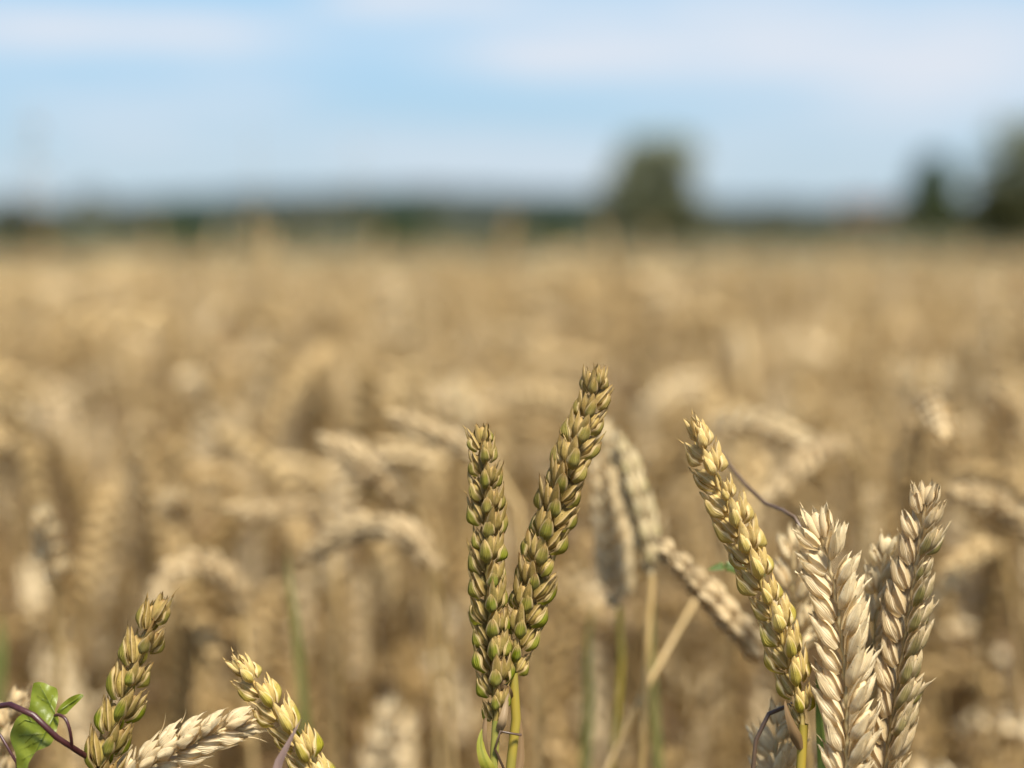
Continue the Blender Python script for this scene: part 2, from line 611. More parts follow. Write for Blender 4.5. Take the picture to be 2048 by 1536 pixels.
def build_ground():
    mb = MB()
    ys = np.concatenate([[-60, -10, 0], np.geomspace(2, 6000, 40)])
    xs = np.concatenate([-np.geomspace(3000, 2, 24), np.geomspace(2, 3000, 24)])
    pts = np.zeros((len(ys), len(xs), 3))
    pts[..., 0] = xs[None] * np.maximum(1, ys[:, None] / 2500)
    pts[..., 1] = ys[:, None]
    mb.grid(pts)
    tag(link('ground', mb.mesh('ground', ground_material())), kind='structure')


def forest_material(name, a, b):
    m, n = new_mat(name)
    pos = n.n('ShaderNodeNewGeometry').outputs['Position']
    ns = n.noise(pos, .05, 5.0)
    c = n.mix(n.ss(ns, .35, .65), a, b)
    return finish(m, n, c, .95, ns, .8, 4.0)


def ridge(name, prof, dist, depth, mat, rough):
    """a long hill: prof gives (photo column, photo row) of its skyline at dist"""
    mb = MB()
    px = np.linspace(prof[0][0], prof[-1][0], 260)
    top = np.interp(px, [p[0] for p in prof], [p[1] for p in prof])
    x = (px - 1024) / FPX * dist
    z = np.maximum(0.2, CAM[2] + (HOR - top) / FPX * dist)
    rows = []
    for j, (fy, fz) in enumerate(((-1.0, 0), (-.7, .35), (-.4, .7), (-.15, .93), (0, 1), (.3, .8), (1, 0))):
        jit = rough * rng.normal(0, 1, len(px)) * (fz > 0)
        rows.append(np.stack([x * (1 + fy * .0), dist + fy * depth + 0 * x, np.maximum(z * fz + jit, -.5)], 1))
    mb.grid(np.stack(rows))
    return tag(link(name, mb.mesh(name, mat)), kind='structure')


build_ground()
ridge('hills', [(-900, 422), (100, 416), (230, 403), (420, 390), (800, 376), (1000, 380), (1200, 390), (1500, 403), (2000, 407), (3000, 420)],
      1500, 260, forest_material('hill_woods', (.012, .023, .024), (.024, .036, .028)), 1.3)  # blue of distance haze is mixed into the woods' colour
ridge('far_hills', [(-1800, 405), (-300, 404), (40, 412), (300, 424), (900, 428)], 3200, 500, forest_material('far_hill_woods', (.03, .05, .05), (.045, .065, .055)), 2.0)  # paler and bluer than the nearer ridge: haze put into the colour


# ---------------------------------------------------------------- trees and hedges
def foliage_material(name, a, b):
    m, n = new_mat(name)
    at = n.n('ShaderNodeAttribute', attribute_name='tint')
    c = n.mix(at.outputs['Fac'], a, b)
    return finish(m, n, c, .55, None, 0, 0, .25, c, .3)


M_fol_grey = foliage_material('foliage_grey_green', (.16, .18, .105), (.30, .30, .175))
M_fol_dark = foliage_material('foliage_dark', (.022, .045, .010), (.05, .085, .020))
M_fol_olive = foliage_material('foliage_olive', (.032, .038, .009), (.075, .070, .019))
M_bark, nb_ = new_mat('bark')
finish(M_bark, nb_, nb_.mix(nb_.noise(None, 30.0, 4.0), (.08, .055, .035), (.16, .12, .08)), .9)


def leaf_cloud(centres, radii, n, size, sq=1.0):
    """many small leaf faces spread through uneven clumps"""
    c = np.asarray(centres, float)
    r = np.asarray(radii, float)
    w_ = r ** 2 / (r ** 2).sum()
    k = rng.choice(len(c), n, p=w_)
    d = nrm(rng.normal(size=(n, 3)))
    d[:, 2] *= sq
    rad = r[k] * np.power(rng.random(n), .45)
    ctr = c[k] + d * rad[:, None]
    A = nrm(rng.normal(size=(n, 3)))
    B = nrm(np.cross(A, rng.normal(size=(n, 3))))
    s = size * rng.uniform(.6, 1.4, n)[:, None]
    v = np.stack([ctr - A * s, ctr + B * s * .45, ctr + A * s, ctr - B * s * .45], 1).reshape(-1, 3)
    f = np.arange(4 * n).reshape(n, 4)
    clump = rng.uniform(0, .6, len(c))
    tint = np.clip(clump[k] + rng.uniform(0, .5, n), 0, 1)
    return v, f, np.repeat(tint, 4)


def tree(name, label, px, d, top, halfw, mat, cat='tree', group=None, shape='round', n=4200, base_row=None):
    """top = photo row of its crown top; halfw in photo pixels at distance d"""
    x = (px - 1024) / FPX * d
    H = CAM[2] + (HOR - top) / FPX * d
    hw = halfw / FPX * d
    t = thing(name, (x, d, 0), label, cat, group)
    cs, rs = [], []
    lo = .12 * H if shape != 'round' else .18 * H
    for i in range(48):
        f = rng.random() ** .75
        z = lo + (H - lo) * f
        if shape == 'cone':
            rr = hw * (1.02 - f) * .9
        elif shape == 'round':
            rr = hw * (.72 + .28 * math.sin(math.pi * (.1 + .7 * f)))
        else:
            rr = hw * math.sqrt(max(0, 1 - f * f))
        a = rng.uniform(0, 6.3)
        q = rr * rng.uniform(.2, .85)
        b = min(hw, H) * rng.uniform(.2, .38)
        cs.append((math.cos(a) * q, math.sin(a) * q, min(z, H - b * .8)))
        rs.append(b)
    v, f, ti = leaf_cloud(cs, rs, n, max(.06, hw * .09))
    link('crown', quads('crown', mat, v, f, None, False, ti), t)
    mb = MB()
    tr = np.array([[0, 0, -.1], [hw * .05, 0, H * .3], [-hw * .04, hw * .05, H * .6], [hw * .05, 0, H * .88]])
    p, _ = smooth_path(tr, 14)
    tube(mb, p, np.linspace(H * .03, H * .006, 14), 8)
    for i in range(7):
        j = rng.integers(3, 10)
        e = np.array(cs[rng.integers(0, len(cs))])
        lp, _ = smooth_path([p[j], (p[j] + e) / 2 + np.array([0, 0, .08 * H]), e], 8)
        tube(mb, lp, np.linspace(H * .011, H * .003, 8), 5)
    link('trunk', mb.mesh('trunk', M_bark), t)
    return t


tree('broadleaf_tree', 'lone grey-green tree rising above the far field edge, right of the picture centre', 1305, 62, 280, 112, M_fol_grey, shape='round', n=3000)
tree('conical_tree', 'small dark green pointed tree beside the big tree at the right edge', 1858, 60, 315, 92, M_fol_dark, shape='cone', n=6000)
tree('broadleaf_tree', 'large grey-green tree cut by the right edge of the view', 2072, 66, 246, 125, M_fol_grey, shape='round', n=3600)
tree('bush', 'olive bush low in front of the large tree at the right edge', 2010, 48, 375, 110, M_fol_olive, 'bush', shape='dome', n=6000)
tree('bush', 'dark green bush on the field edge below the middle of the hill', 795, 52, 408, 75, M_fol_dark, 'bush', shape='dome', n=2200)
tree('bush', 'dark bush on the field edge just left of the lone tree', 1120, 52, 418, 70, M_fol_dark, 'bush', shape='dome', n=2200)
tree('bush', 'dark green bush on the field edge under the left shoulder of the hill', 385, 52, 416, 80, M_fol_dark, 'bush', shape='dome', n=2200)
tree('bush', 'olive green bush on the field edge at the far left', 75, 48, 436, 85, M_fol_olive, 'bush', shape='dome', n=2200)
tree('bush', 'olive undergrowth bush at the foot of the lone tree', 1330, 55, 425, 85, M_fol_olive, 'bush', shape='dome', n=2200)


def hedge():
    d = 57
    t = thing('hedge', (0, d, 0), 'long low olive-green hedge running along the far edge of the wheat field', 'hedge')
    cs, rs = [], []
    for px in np.linspace(-900, 2950, 190):
        x = (px - 1024) / FPX * d
        h = 1.22 + .28 * math.sin(px * .011) + .3 * math.sin(px * .037 + 1) + rng.uniform(-.12, .12)
        for z in (.2, .5 * h + .1, h - .1):
            cs.append((x + rng.uniform(-.2, .2), rng.uniform(-.4, .4), max(.15, z)))
            rs.append(rng.uniform(.24, .42))
    v, f, ti = leaf_cloud(cs, rs, 34000, .095)
    link('foliage', quads('foliage', M_fol_olive, v, f, None, False, ti), t)
    mb = MB()
    for px in np.linspace(-880, 2930, 60):
        x = (px - 1024) / FPX * d
        tube(mb, [[x, 0, -.05], [x + .05, .03, .3], [x - .04, .05, .65]], [.03, .02, .008], 5)
    link('stems', mb.mesh('stems', M_bark), t)


hedge()


def house():
    d = 520.0
    x = (1725 - 1024) / FPX * d
    t = thing('farmhouse', (x, d, 0), 'far low farmhouse with red roof on the skyline left of the pointed tree', 'house')
    mw, n = new_mat('house_render')
    finish(mw, n, n.mix(n.noise(None, 2.0, 4.0), (.42, .36, .30), (.5, .44, .37)), .9)
    mr_, n = new_mat('red_tiles')
    finish(mr_, n, n.mix(n.noise(None, 3.0, 5.0), (.27, .075, .045), (.36, .12, .07)), .8)
    mg, n = new_mat('window_glass')
    finish(mg, n, n.mix(n.noise(None, .5), (.03, .035, .04), (.05, .055, .06)), .1)

    def box(mb, a, b):
        a, b = np.array(a, float), np.array(b, float)
        v = np.array([[(a, b)[i][0], (a, b)[j][1], (a, b)[k][2]] for i in (0, 1) for j in (0, 1) for k in (0, 1)])
        mb.add(v, [[0, 1, 3, 2], [4, 6, 7, 5], [0, 4, 5, 1], [2, 3, 7, 6], [0, 2, 6, 4], [1, 5, 7, 3]])
    mb = MB(); box(mb, (-7, -3.5, 0), (7, 3.5, 2.3))
    link('wall', mb.mesh('wall', mw, None, False), t)
    mb = MB()
    v = np.array([[-7.4, -4, 2.25], [7.4, -4, 2.25], [7.4, 0, 4.5], [-7.4, 0, 4.5], [-7.4, 4, 2.25], [7.4, 4, 2.25]])
    mb.add(v, [[0, 1, 2, 3], [3, 2, 5, 4], [0, 3, 4, 4], [1, 5, 2, 2]])
    rf = link('roof', mb.mesh('roof', mr_, None, False), t)
    mb = MB(); box(mb, (3, -.4, 3.9), (3.8, .4, 5.2))
    link('chimney', mb.mesh('chimney', mr_, None, False), rf)
    for wx in (-5, -2, 2, 5):
        mb = MB(); box(mb, (wx - .5, -3.56, .9), (wx + .5, -3.502, 2.0))
        link('window', mb.mesh('window', mg, None, False), t)
    mb = MB(); box(mb, (-.5, -3.56, 0), (.5, -3.502, 2.05))
    link('door', mb.mesh('door', M_bark, None, False), t)


house()


# ================================================================== THE CROP
def crop_stalk(kind, q, nspk=None, seed=0):
    """centre line of one crop stalk in its own frame (foot at 0, nodding towards +x) -> stem / ear / leaf builders"""
    lean, nod, neck, L, earL = kind
    n = 90
    s = np.linspace(0, L, n)
    th = lean * (s / L) + nod * np.clip((s - (L - neck)) / neck, 0, 1) ** 1.4
    ds = L / (n - 1)
    x = np.concatenate([[0], np.cumsum(np.sin(th[:-1]) * ds)])
    z = np.concatenate([[0], np.cumsum(np.cos(th[:-1]) * ds)])
    line = np.stack([x, .006 * np.sin(s * 9 + seed), z], 1)
    cut = np.searchsorted(s, L - earL)
    return line, cut


def crop_parts(kind, q, seed):
    line, cut = crop_stalk(kind, q, None, seed)
    stem, ear, leaf = MB(), MB(), MB()
    st = line[:cut + 1]
    idx = np.unique(np.linspace(0, cut, 14 if q else 7).astype(int))
    tube(stem, st[idx], np.linspace(.0017, .0011, len(idx)), 6 if q else 4)
    step = (.0041, .0046, .0062)[2 - q] if q < 2 else .0041
    S = style(step=(.0042 if q else .0062), len=(.0108 if q else .0135), wid=(.0043 if q else .0056), tilt=R(rng.uniform(20, 34)), fan=rng.uniform(.16, .3), curl=rng.uniform(0, .12))
    res, zig = build_ear(line[cut::3], S, rng.uniform(0, 3.1), lambda t, s: 0, lambda p: np.array([.2, -1., .1]), q)
    for o, m in res:
        for v, f, h in zip(m.v, m.f, m.h):
            pass
        v, f, h = m.arrays()
        ear.add(v, f, h)
    if q:
        tube(ear, zig, .0007, 4)
    top = line[cut]
    for j in range(3 if q else 2):
        k = int(cut * (.84 - .2 * j) + rng.integers(-3, 4))
        b = line[k]
        a = rng.uniform(0, 6.3)
        d = np.array([math.cos(a), math.sin(a), 0])
        ln = rng.uniform(.09, .2)
        up = rng.uniform(.25, .9)
        blade(leaf, [b, b + d * ln * .25 + np.array([0, 0, ln * .35 * up]), b + d * ln * .6 + np.array([0, 0, ln * .25 * up]),
                     b + d * ln * rng.uniform(.65, .85) + np.array([0, 0, -ln * rng.uniform(.1, .5)])],
              rng.uniform(.005, .009), .3, rng.uniform(-3, 3), np.cross(d, [0, 0, 1]), 12 if q else 6)
    return stem, ear, leaf, line, cut


# kinds: lean, nod, neck length, stalk length, ear length
UPR = [(R(3), R(8), .2, .84, .092), (R(6), R(14), .2, .86, .085), (R(-3), R(22), .2, .85, .095), (R(4), R(30), .22, .84, .080), (R(9), R(5), .2, .84, .090)]
NOD = [(R(4), R(95), .22, .93, .085), (R(5), R(125), .24, .96, .09), (R(3), R(70), .2, .90, .09), (R(6), R(150), .22, .97, .085)]


class Proto:
    def __init__(s, kind, seed):
        st, e, lf, line, cut = crop_parts(kind, 1, seed)
        s.stem = st.mesh('stem', M_stalk)
        s.ear = e.mesh('ear', M_ear)
        s.leaves = []
        for k in range(len(lf.v)):
            one = MB()
            one.add(lf.v[k], lf.f[k] - lf.f[k].min(), lf.h[k])
            s.leaves.append(one.mesh('leaf', M_dryleaf))
        s.top = line[:, 2].max()
        s.apex = line[line[:, 2].argmax()]
        s.tip = line[-1]


P_up = [Proto(k, i) for i, k in enumerate(UPR)]
P_nod = [Proto(k, i + 20) for i, k in enumerate(NOD)]


def place(proto, x, y, topz, rz, label, group, tilt=0.0):
    """one crop stalk: its highest point stands at height topz"""
    t = thing('wheat_stalk', (x, y, topz - proto.top), label, 'wheat', group)
    t.rotation_euler = (tilt, 0, rz)
    for nm, me in [('stem', proto.stem), ('ear', proto.ear)] + [('leaf', q) for q in proto.leaves]:
        link(nm, me, t)
    return t


def mid_stalk(label, pix, S, roll, mat, stem_pix=(), stem_mat=None, green=0.0, group='distinct ears just behind the front stalks', stem_r=.0013, leaves=()):
    """a single crop stalk behind the front row, its ear laid along a measured line from base to tip"""
    pts = [P(*p) for p in pix]
    sp = [P(*p) for p in stem_pix]
    last = sp[-1] if sp else pts[0]
    foot = np.array([last[0] + rng.uniform(-.04, .04), last[1] + rng.uniform(0, .05), GROUND])
    t = thing('wheat_stalk', foot, label, 'wheat', group)
    path, _ = smooth_path(([pts[0]] + sp + [foot * .4 + last * .6, foot])[::-1], 40)
    mb = MB()
    tube(mb, path, np.linspace(stem_r * 1.25, stem_r, 40), 8)
    link('stem', mb.mesh('stem', stem_mat or M_stem_straw, foot), t)
    res, zig = build_ear(pts, S, roll, lambda a, b: green, to_cam, 2)
    m = MB()
    for o, b in res:
        m.add(*b.arrays())
    tube(m, zig, .0007, 5)
    link('ear', m.mesh('ear', mat, foot), t)
    for (lp, wd, fold, tw, lm) in leaves:
        ml = MB()
        blade(ml, [P(*p) for p in lp], wd, fold, tw, RGT)
        link('leaf', ml.mesh('leaf', lm, foot), t)
    return t


# ================================================================== FRONT STALKS
FG = 'sharp wheat ears in the front row'
Z0 = D0
stalk('straight half-green ear, left one of the crossing pair in the middle, with yellow-green tip',
      [(993, 1440, Z0), (986, 1320, Z0), (976, 1160, Z0), (972, 1000, Z0), (962, 856, Z0)],
      style(wid=.0033, len=.0100, tilt=R(19), step=.00362, curl=.02, gw=1.28, mid=.84, gface=.85, glume=.74), R(44), MH_green, M_stem_green,
      lambda t, sd: .98 - .42 * t + (.3 if t > .97 else 0), FG, [(990, 1490, Z0), (986, 1545, Z0)], stem_r=.0014,
      leaves=[([(990, 1560, .459), (975, 1535, .456), (962, 1490, .457), (966, 1455, .459)], .0048, .5, .4, M_yblade),
              ([(998, 1470, .4595), (1006, 1445, .456), (1014, 1405, .458), (1018, 1378, .459)], .0034, .6, .6, M_dryleaf),
              ([(984, 1560, .461), (970, 1520, .459), (966, 1470, .458), (972, 1425, .46)], .004, .5, -.6, M_dryleaf)])
stalk('tall curved tan ear leaning right, right one of the crossing pair in the middle',
      [(1026, 1345, Z0 + .004), (1046, 1250, Z0 + .004), (1077, 1130, Z0 + .003), (1112, 1015, Z0 + .001), (1152, 900, Z0), (1184, 805, Z0), (1199, 742, Z0)],
      style(wid=.0037, len=.0110, tilt=R(21), step=.0038, curl=.02, gw=1.25, mid=.84, gface=.85, glume=.74, awn=.0025, awnp=.15), R(134), MH_green, M_stem_yellow,
      lambda t, sd: .95 - .65 * t, FG, [(1034, 1400, .464), (1028, 1470, .464), (1020, 1545, .464)], stem_r=.00155,
      leaves=[([(1022, 1400, .463), (1012, 1380, .459), (1006, 1345, .460), (1012, 1310, .462)], .0038, .6, .5, M_dryleaf),
              ([(1030, 1560, .466), (1040, 1530, .467), (1043, 1490, .468), (1040, 1430, .469)], .003, .6, .5, M_dryleaf)])
stalk('yellow-green ear leaning left, leftmost of the right-hand cluster',
      [(1607, 1448, Z0), (1583, 1335, Z0), (1532, 1190, Z0), (1473, 1050, Z0), (1420, 930, Z0), (1383, 850, Z0)],
      style(wid=.0036, len=.0108, tilt=R(22), step=.0041, curl=0.02, glume=.76, gw=1.25, mid=.86, gface=.85), R(46), MH_yellow, M_stem_yellow,
      lambda t, sd: .85 - .75 * t, FG, [(1606, 1500, Z0), (1600, 1550, Z0)], stem_r=.0015,
      leaves=[([(1601, 1500, .458), (1590, 1465, .455), (1578, 1430, .455), (1570, 1400, .456)], .0042, .6, .5, M_dryleaf),
              ([(1530, 1150, .50), (1490, 1140, .50), (1450, 1132, .50), (1415, 1140, .50)], .0055, .35, .4, M_blade)])
stalk('bleached cream ear with wide open husks in the centre of the right-hand cluster',
      [(1692, 1600, Z0 - .006), (1694, 1430, Z0 - .005), (1683, 1270, Z0 - .003), (1662, 1140, Z0), (1636, 1050, Z0)],
      style(wid=.0045, len=.0136, tilt=R(29), step=.0037, fan=.26, curl=.14, glume=.88, gtip=.9, awn=.0025, awnp=.35), R(14), MH_cream, M_stem_straw,
      lambda t, sd: 0.0, FG, [(1690, 1680, .456)],
      leaves=[([(1650, 1620, .475), (1648, 1540, .478), (1640, 1440, .478), (1634, 1330, .478)], .0045, .3, .6, M_blade)])
stalk('upright tan ear with green husks on its right side, rightmost of the right-hand cluster',
      [(1764, 1590, Z0 + .008), (1788, 1420, Z0 + .008), (1813, 1260, Z0 + .007), (1836, 1110, Z0 + .006), (1856, 980, Z0 + .006)],
      style(wid=.0039, len=.0126, tilt=R(23), step=.0039, fan=.23, curl=.05, glume=.85, awn=.002, awnp=.15), R(24), MH_tan, M_stem_straw,
      lambda t, sd: (.72 if sd > 0 and t < .86 else .05) * (1 if rng.random() < .85 else .1), FG, [(1752, 1680, .468)])
stalk('short cream ear half hidden between the bleached ear and the rightmost ear',
      [(1738, 1420, .487), (1748, 1280, .486), (1760, 1170, .485), (1775, 1082, .485)],
      style(wid=.0037, len=.0112, tilt=R(24), step=.0043, fan=.22, curl=.06, awn=.002, awnp=.2), R(18), MH_cream, M_stem_straw,
      lambda t, sd: .18, FG, [(1730, 1560, .487)])
stalk('green and tan ear leaning right at the lower left, beside the bindweed vine',
      [(188, 1610, Z0), (212, 1510, Z0), (243, 1420, Z0), (277, 1320, Z0), (303, 1250, Z0), (320, 1212, Z0)],
      style(wid=.0036, len=.0118, tilt=R(18), step=.0049, fan=.18, glume=.78, gw=1.25, mid=.85, gface=.85, awn=.003, awnp=.2), R(52), MH_green, M_stem_green,
      lambda t, sd: .95 - .5 * t ** 2, FG, [(175, 1690, .46)])
stalk('bleached cream ear arching flat to the right along the bottom edge',
      [(235, 1585, Z0 + .006), (290, 1535, Z0 + .005), (360, 1497, Z0 + .002), (430, 1464, Z0), (505, 1449, Z0)],
      style(wid=.0041, len=.0122, tilt=R(19), step=.0037, fan=.2, curl=.04, glume=.80, awn=.006, awnp=.45), R(150), MH_cream, M_stem_straw,
      lambda t, sd: 0.0, FG, [(205, 1640, .466), (192, 1720, .467)])
stalk('small yellow-green ear leaning left, its tip above the arching cream ear',
      [(662, 1600, Z0), (622, 1530, Z0), (572, 1455, Z0), (515, 1378, Z0 + .002), (470, 1328, Z0 + .003)],
      style(wid=.0033, len=.0105, tilt=R(18), step=.0046, fan=.2, glume=.78, gw=1.25, mid=.85), R(48), MH_yellow, M_stem_yellow,
      lambda t, sd: .85 - .3 * t, FG, [(690, 1680, .46)])
stalk('small shaded tan ear at the left edge behind the bindweed leaf',
      [(-18, 1640, .50), (-4, 1540, .50), (12, 1460, .50), (36, 1385, .50)],
      style(wid=.0036, len=.0100, tilt=R(19), step=.0044), R(40), MH_tan, M_stem_straw, lambda t, sd: 0.0, FG)
stalk('pale bleached ear, out of focus, behind the gap left of the centre cream ear',
      [(1590, 1330, .515), (1588, 1250, .513), (1586, 1160, .512), (1592, 1070, .512)],
      style(wid=.0040, len=.0115, tilt=R(26), step=.0044, fan=.22, curl=.06), R(20), MH_cream, M_stem_straw, lambda t, sd: 0.05, FG, [(1592, 1500, .515)])
stalk('short bleached ear standing low at the bottom edge under the leaning yellow-green ear',
      [(1556, 1640, .485), (1554, 1560, .485), (1552, 1490, .485), (1556, 1420, .485)],
      style(wid=.0040, len=.0115, tilt=R(27), step=.0046, fan=.24, curl=.08), R(30), MH_cream, M_stem_straw, lambda t, sd: .1, FG)

# ------------------------------------------------------------------ distinct blurred ears
MID = style(step=.0039, tilt=R(22), fan=.22, wid=.0042, len=.0118)
mid_stalk('blurred upright pale ear on a yellow stem, just right of the crossing pair',
          [(1238, 1212, .60), (1232, 1110, .60), (1216, 980, .60), (1196, 872, .60)], style(step=.0036, tilt=R(20), fan=.22, wid=.0044, len=.0126), R(30), MH_cream,
          [(1243, 1300, .60), (1238, 1400, .60), (1228, 1490, .60)], M_stem_yellow, .05)
mid_stalk('blurred narrow greenish ear hanging close behind the upright pale ear',
          [(1305, 1150, .575), (1290, 1060, .575), (1262, 960, .575), (1238, 890, .575)], style(step=.0040, tilt=R(15), wid=.0033, len=.0115), R(60), MH_cream,
          [(1298, 1230, .575), (1290, 1400, .575)], M_stem_straw, .45)
mid_stalk('blurred tan ear slanting down to the right, touching the leaning yellow-green ear',
          [(1560, 1345, .545), (1490, 1270, .54), (1410, 1180, .54), (1325, 1092, .54)], style(step=.0038, tilt=R(17), wid=.0037, len=.0110), R(70), MH_tan,
          [(1600, 1420, .55), (1620, 1560, .56)])
mid_stalk('blurred ear arching over to the right in the middle of the crop',
          [(625, 1110, .68), (680, 1072, .67), (760, 1052, .66), (830, 1085, .65), (868, 1140, .65)][::-1], style(step=.0038, tilt=R(17), wid=.0038, len=.0118), R(120), MH_tan,
          [(885, 1220, .66), (895, 1350, .67)])
mid_stalk('blurred ear slanting down to the right from a pale tip, left of the crossing pair',
          [(822, 1010, .68), (770, 960, .67), (715, 915, .67), (655, 885, .67)], MID, R(110), MH_tan, [(850, 1080, .69), (865, 1250, .7)])
mid_stalk('blurred thin ear slanting toward the tip of the straight half-green ear',
          [(985, 925, .66), (930, 895, .66), (865, 865, .66), (800, 838, .66)], style(step=.0040, tilt=R(16), wid=.0035, len=.0118), R(110), MH_tan, [(1030, 990, .66), (1050, 1120, .66)])
mid_stalk('blurred nodding ear arched above the small ear at the lower left',
          [(485, 1230, .70), (460, 1165, .69), (400, 1128, .68), (340, 1150, .67), (315, 1195, .66)], style(step=.0044, tilt=R(22), wid=.0042), R(120), MH_tan, [(495, 1350, .70)])
mid_stalk('blurred arching ear right of the leaning yellow-green ear',
          [(1690, 890, .72), (1640, 900, .70), (1585, 940, .68), (1545, 990, .67)], style(step=.0044, tilt=R(20), wid=.0038), R(120), MH_tan, [(1718, 930, .73), (1728, 1100, .74)])
mid_stalk('blurred pale ear, brightest of the ears near the left edge',
          [(112, 1160, .66), (104, 1100, .655), (92, 1035, .645)], style(step=.0043, tilt=R(32), wid=.005, fan=.3), R(60), MH_cream, [(116, 1260, .67)])
mid_stalk('blurred pale ear pointing at the viewer left of the middle of the crop',
          [(370, 1040, .80), (350, 1005, .76), (335, 1010, .72)], MID, R(60), MH_cream, [(385, 1150, .81)])
mid_stalk('blurred upright pale ear high and far off in the crop, above the crossing pair',
          [(800, 690, 1.22), (794, 640, 1.22), (782, 560, 1.22)], style(step=.0043, tilt=R(32), wid=.0055, fan=.3), R(30), MH_cream, [(800, 800, 1.22)])
mid_stalk('blurred upright pale ear far behind the rightmost tan ear',
          [(1842, 860, .98), (1826, 790, .98), (1806, 730, .98)], style(step=.0043, tilt=R(32), wid=.005, fan=.3), R(30), MH_cream, [(1850, 1000, .98)])
mid_stalk('blurred bright bleached ear at the right edge of the crop',
          [(2048, 880, .86), (2020, 820, .84), (1985, 780, .82)], style(step=.0043, tilt=R(34), wid=.0055, fan=.3), R(30), MH_cream, [(2070, 1000, .87)])
mid_stalk('blurred drooping ear cut by the right edge, beside the rightmost tan ear',
          [(2090, 1080, .66), (2030, 1035, .66), (1975, 1000, .65), (1920, 990, .64)], MID, R(110), MH_tan, [(2130, 1200, .67)])
mid_stalk('blurred small ear bending left at the right, low behind the rightmost tan ear',
          [(2000, 1095, .72), (1950, 1100, .70), (1905, 1140, .69), (1880, 1190, .68)], style(step=.0044, tilt=R(20), wid=.0038), R(110), M_ear, [(2020, 1180, .73)])
mid_stalk('blurred pale ear tip standing above the thin slanting ear',
          [(935, 880, .92), (925, 830, .92), (915, 775, .92)], MID, R(30), MH_cream, [(940, 1000, .92)])
mid_stalk('blurred level ear lying to the left in the middle of the crop',
          [(640, 1010, .72), (590, 1015, .71), (530, 1022, .70), (470, 1020, .70)], style(step=.0046, tilt=R(19), wid=.0034), R(110), MH_tan, [(665, 1060, .73), (670, 1200, .73)])


mid_stalk('blurred tall ear reaching up into the dark hedge line left of the middle', [(548, 640, 1.9), (542, 560, 1.9), (540, 468, 1.9)], MID, R(30), M_ear, [(550, 760, 1.9)])
mid_stalk('blurred tall ear reaching up into the hedge line left of the lone tree', [(1005, 620, 2.0), (1010, 530, 2.0), (1022, 440, 2.0)], MID, R(30), M_ear, [(1000, 760, 2.0)])
mid_stalk('blurred tall ear reaching up to the foot of the lone tree', [(1222, 640, 2.0), (1216, 550, 2.0), (1206, 455, 2.0)], MID, R(30), M_ear, [(1225, 760, 2.0)])


def lone(name, label, cat, pix, rad, mat, sides=8, tofoot=True, part=None):
    """a stick, vine or tendril on its own, along measured points, running down to the earth"""
    pts = [P(*p) for p in pix]
    last = pts[-1]
    foot = np.array([last[0], last[1] + .01, GROUND]) if tofoot else last
    seq = pts + ([foot * .5 + last * .5, foot] if tofoot else [])
    path, _ = smooth_path(seq[::-1], 90)
    m = MB()
    tube(m, path, rad if np.isscalar(rad) else np.interp(np.linspace(0, 1, 90), np.linspace(0, 1, len(rad)), rad), sides)
    return tag(link(name, m.mesh(name, mat, foot), None, foot), label, cat)


lone('straw', 'pale dry broken straw slanting across behind the crossing pair', 'straw', [(1400, 1185, .60), (1340, 1290, .59), (1280, 1400, .58), (1222, 1520, .58)], .0011, M_stem_straw)
lone('tendril', 'dark thin bindweed tendril running down to the tip of the bleached cream ear', 'tendril',
     [(1440, 905, .52), (1475, 950, .505), (1520, 1000, .50), (1560, 1018, .49), (1590, 1036, .478), (1612, 1075, .478), (1640, 1150, .482), (1665, 1260, .482), (1670, 1400, .482), (1670, 1560, .482)], [.0004, .0004, .0005, .0007], M_tendril)
lone('tendril', 'dark curved bindweed tendril hooked over the short bleached ear at the bottom edge', 'tendril',
     [(1585, 1408, .472), (1558, 1413, .47), (1530, 1436, .468), (1512, 1480, .468), (1505, 1560, .468)], .0007, M_tendril)
lone('tendril', 'thin brown tendril looped across the two stems of the crossing pair', 'tendril',
     [(1042, 1470, .4615), (1030, 1466, .4575), (1008, 1464, .4565), (986, 1463, .457), (976, 1472, .458), (980, 1486, .4575), (992, 1500, .4575), (1006, 1516, .458), (1010, 1560, .462)], .00042, M_tendril)


def small_blade(name, label, cat, pix, wd, mat, tw=.4, tofoot=True):
    pts = [P(*p) for p in pix]
    foot = np.array([pts[0][0], pts[0][1] + .01, GROUND])
    m = MB()
    blade(m, ([foot, foot * .45 + pts[0] * .55] if tofoot else []) + pts, wd, .3, tw, RGT, 60)
    return tag(link(name, m.mesh(name, mat, foot), None, foot), label, cat)


small_blade('grass_blade', 'dead purplish-brown grass blade standing in front of the small yellow-green ear', 'grass blade', [(545, 1570, .447), (560, 1520, .446), (580, 1478, .446), (603, 1436, .447)], .0052, M_dead, .3)
small_blade('grass_blade', 'blurred green grass blade standing in the crop left of the crossing pair', 'grass blade', [(600, 1330, .64), (590, 1230, .64), (578, 1150, .64), (574, 1090, .64)], .0045, M_olive)
small_blade('grass_blade', 'blurred bright green grass blade at the left edge', 'grass blade', [(-10, 1400, .62), (0, 1320, .62), (8, 1260, .62), (4, 1225, .62)], .011, M_olive)
small_blade('grass_blade', 'blurred dark green grass blade behind the stem of the upright pale ear', 'grass blade', [(1172, 1520, .64), (1180, 1400, .64), (1176, 1280, .64), (1190, 1200, .64)], .005, M_olive)
small_blade('grass_blade', 'blurred green grass blade below the narrow greenish ear', 'grass blade', [(1310, 1400, .61), (1302, 1300, .61), (1304, 1190, .61), (1300, 1110, .61)], .004, M_olive)


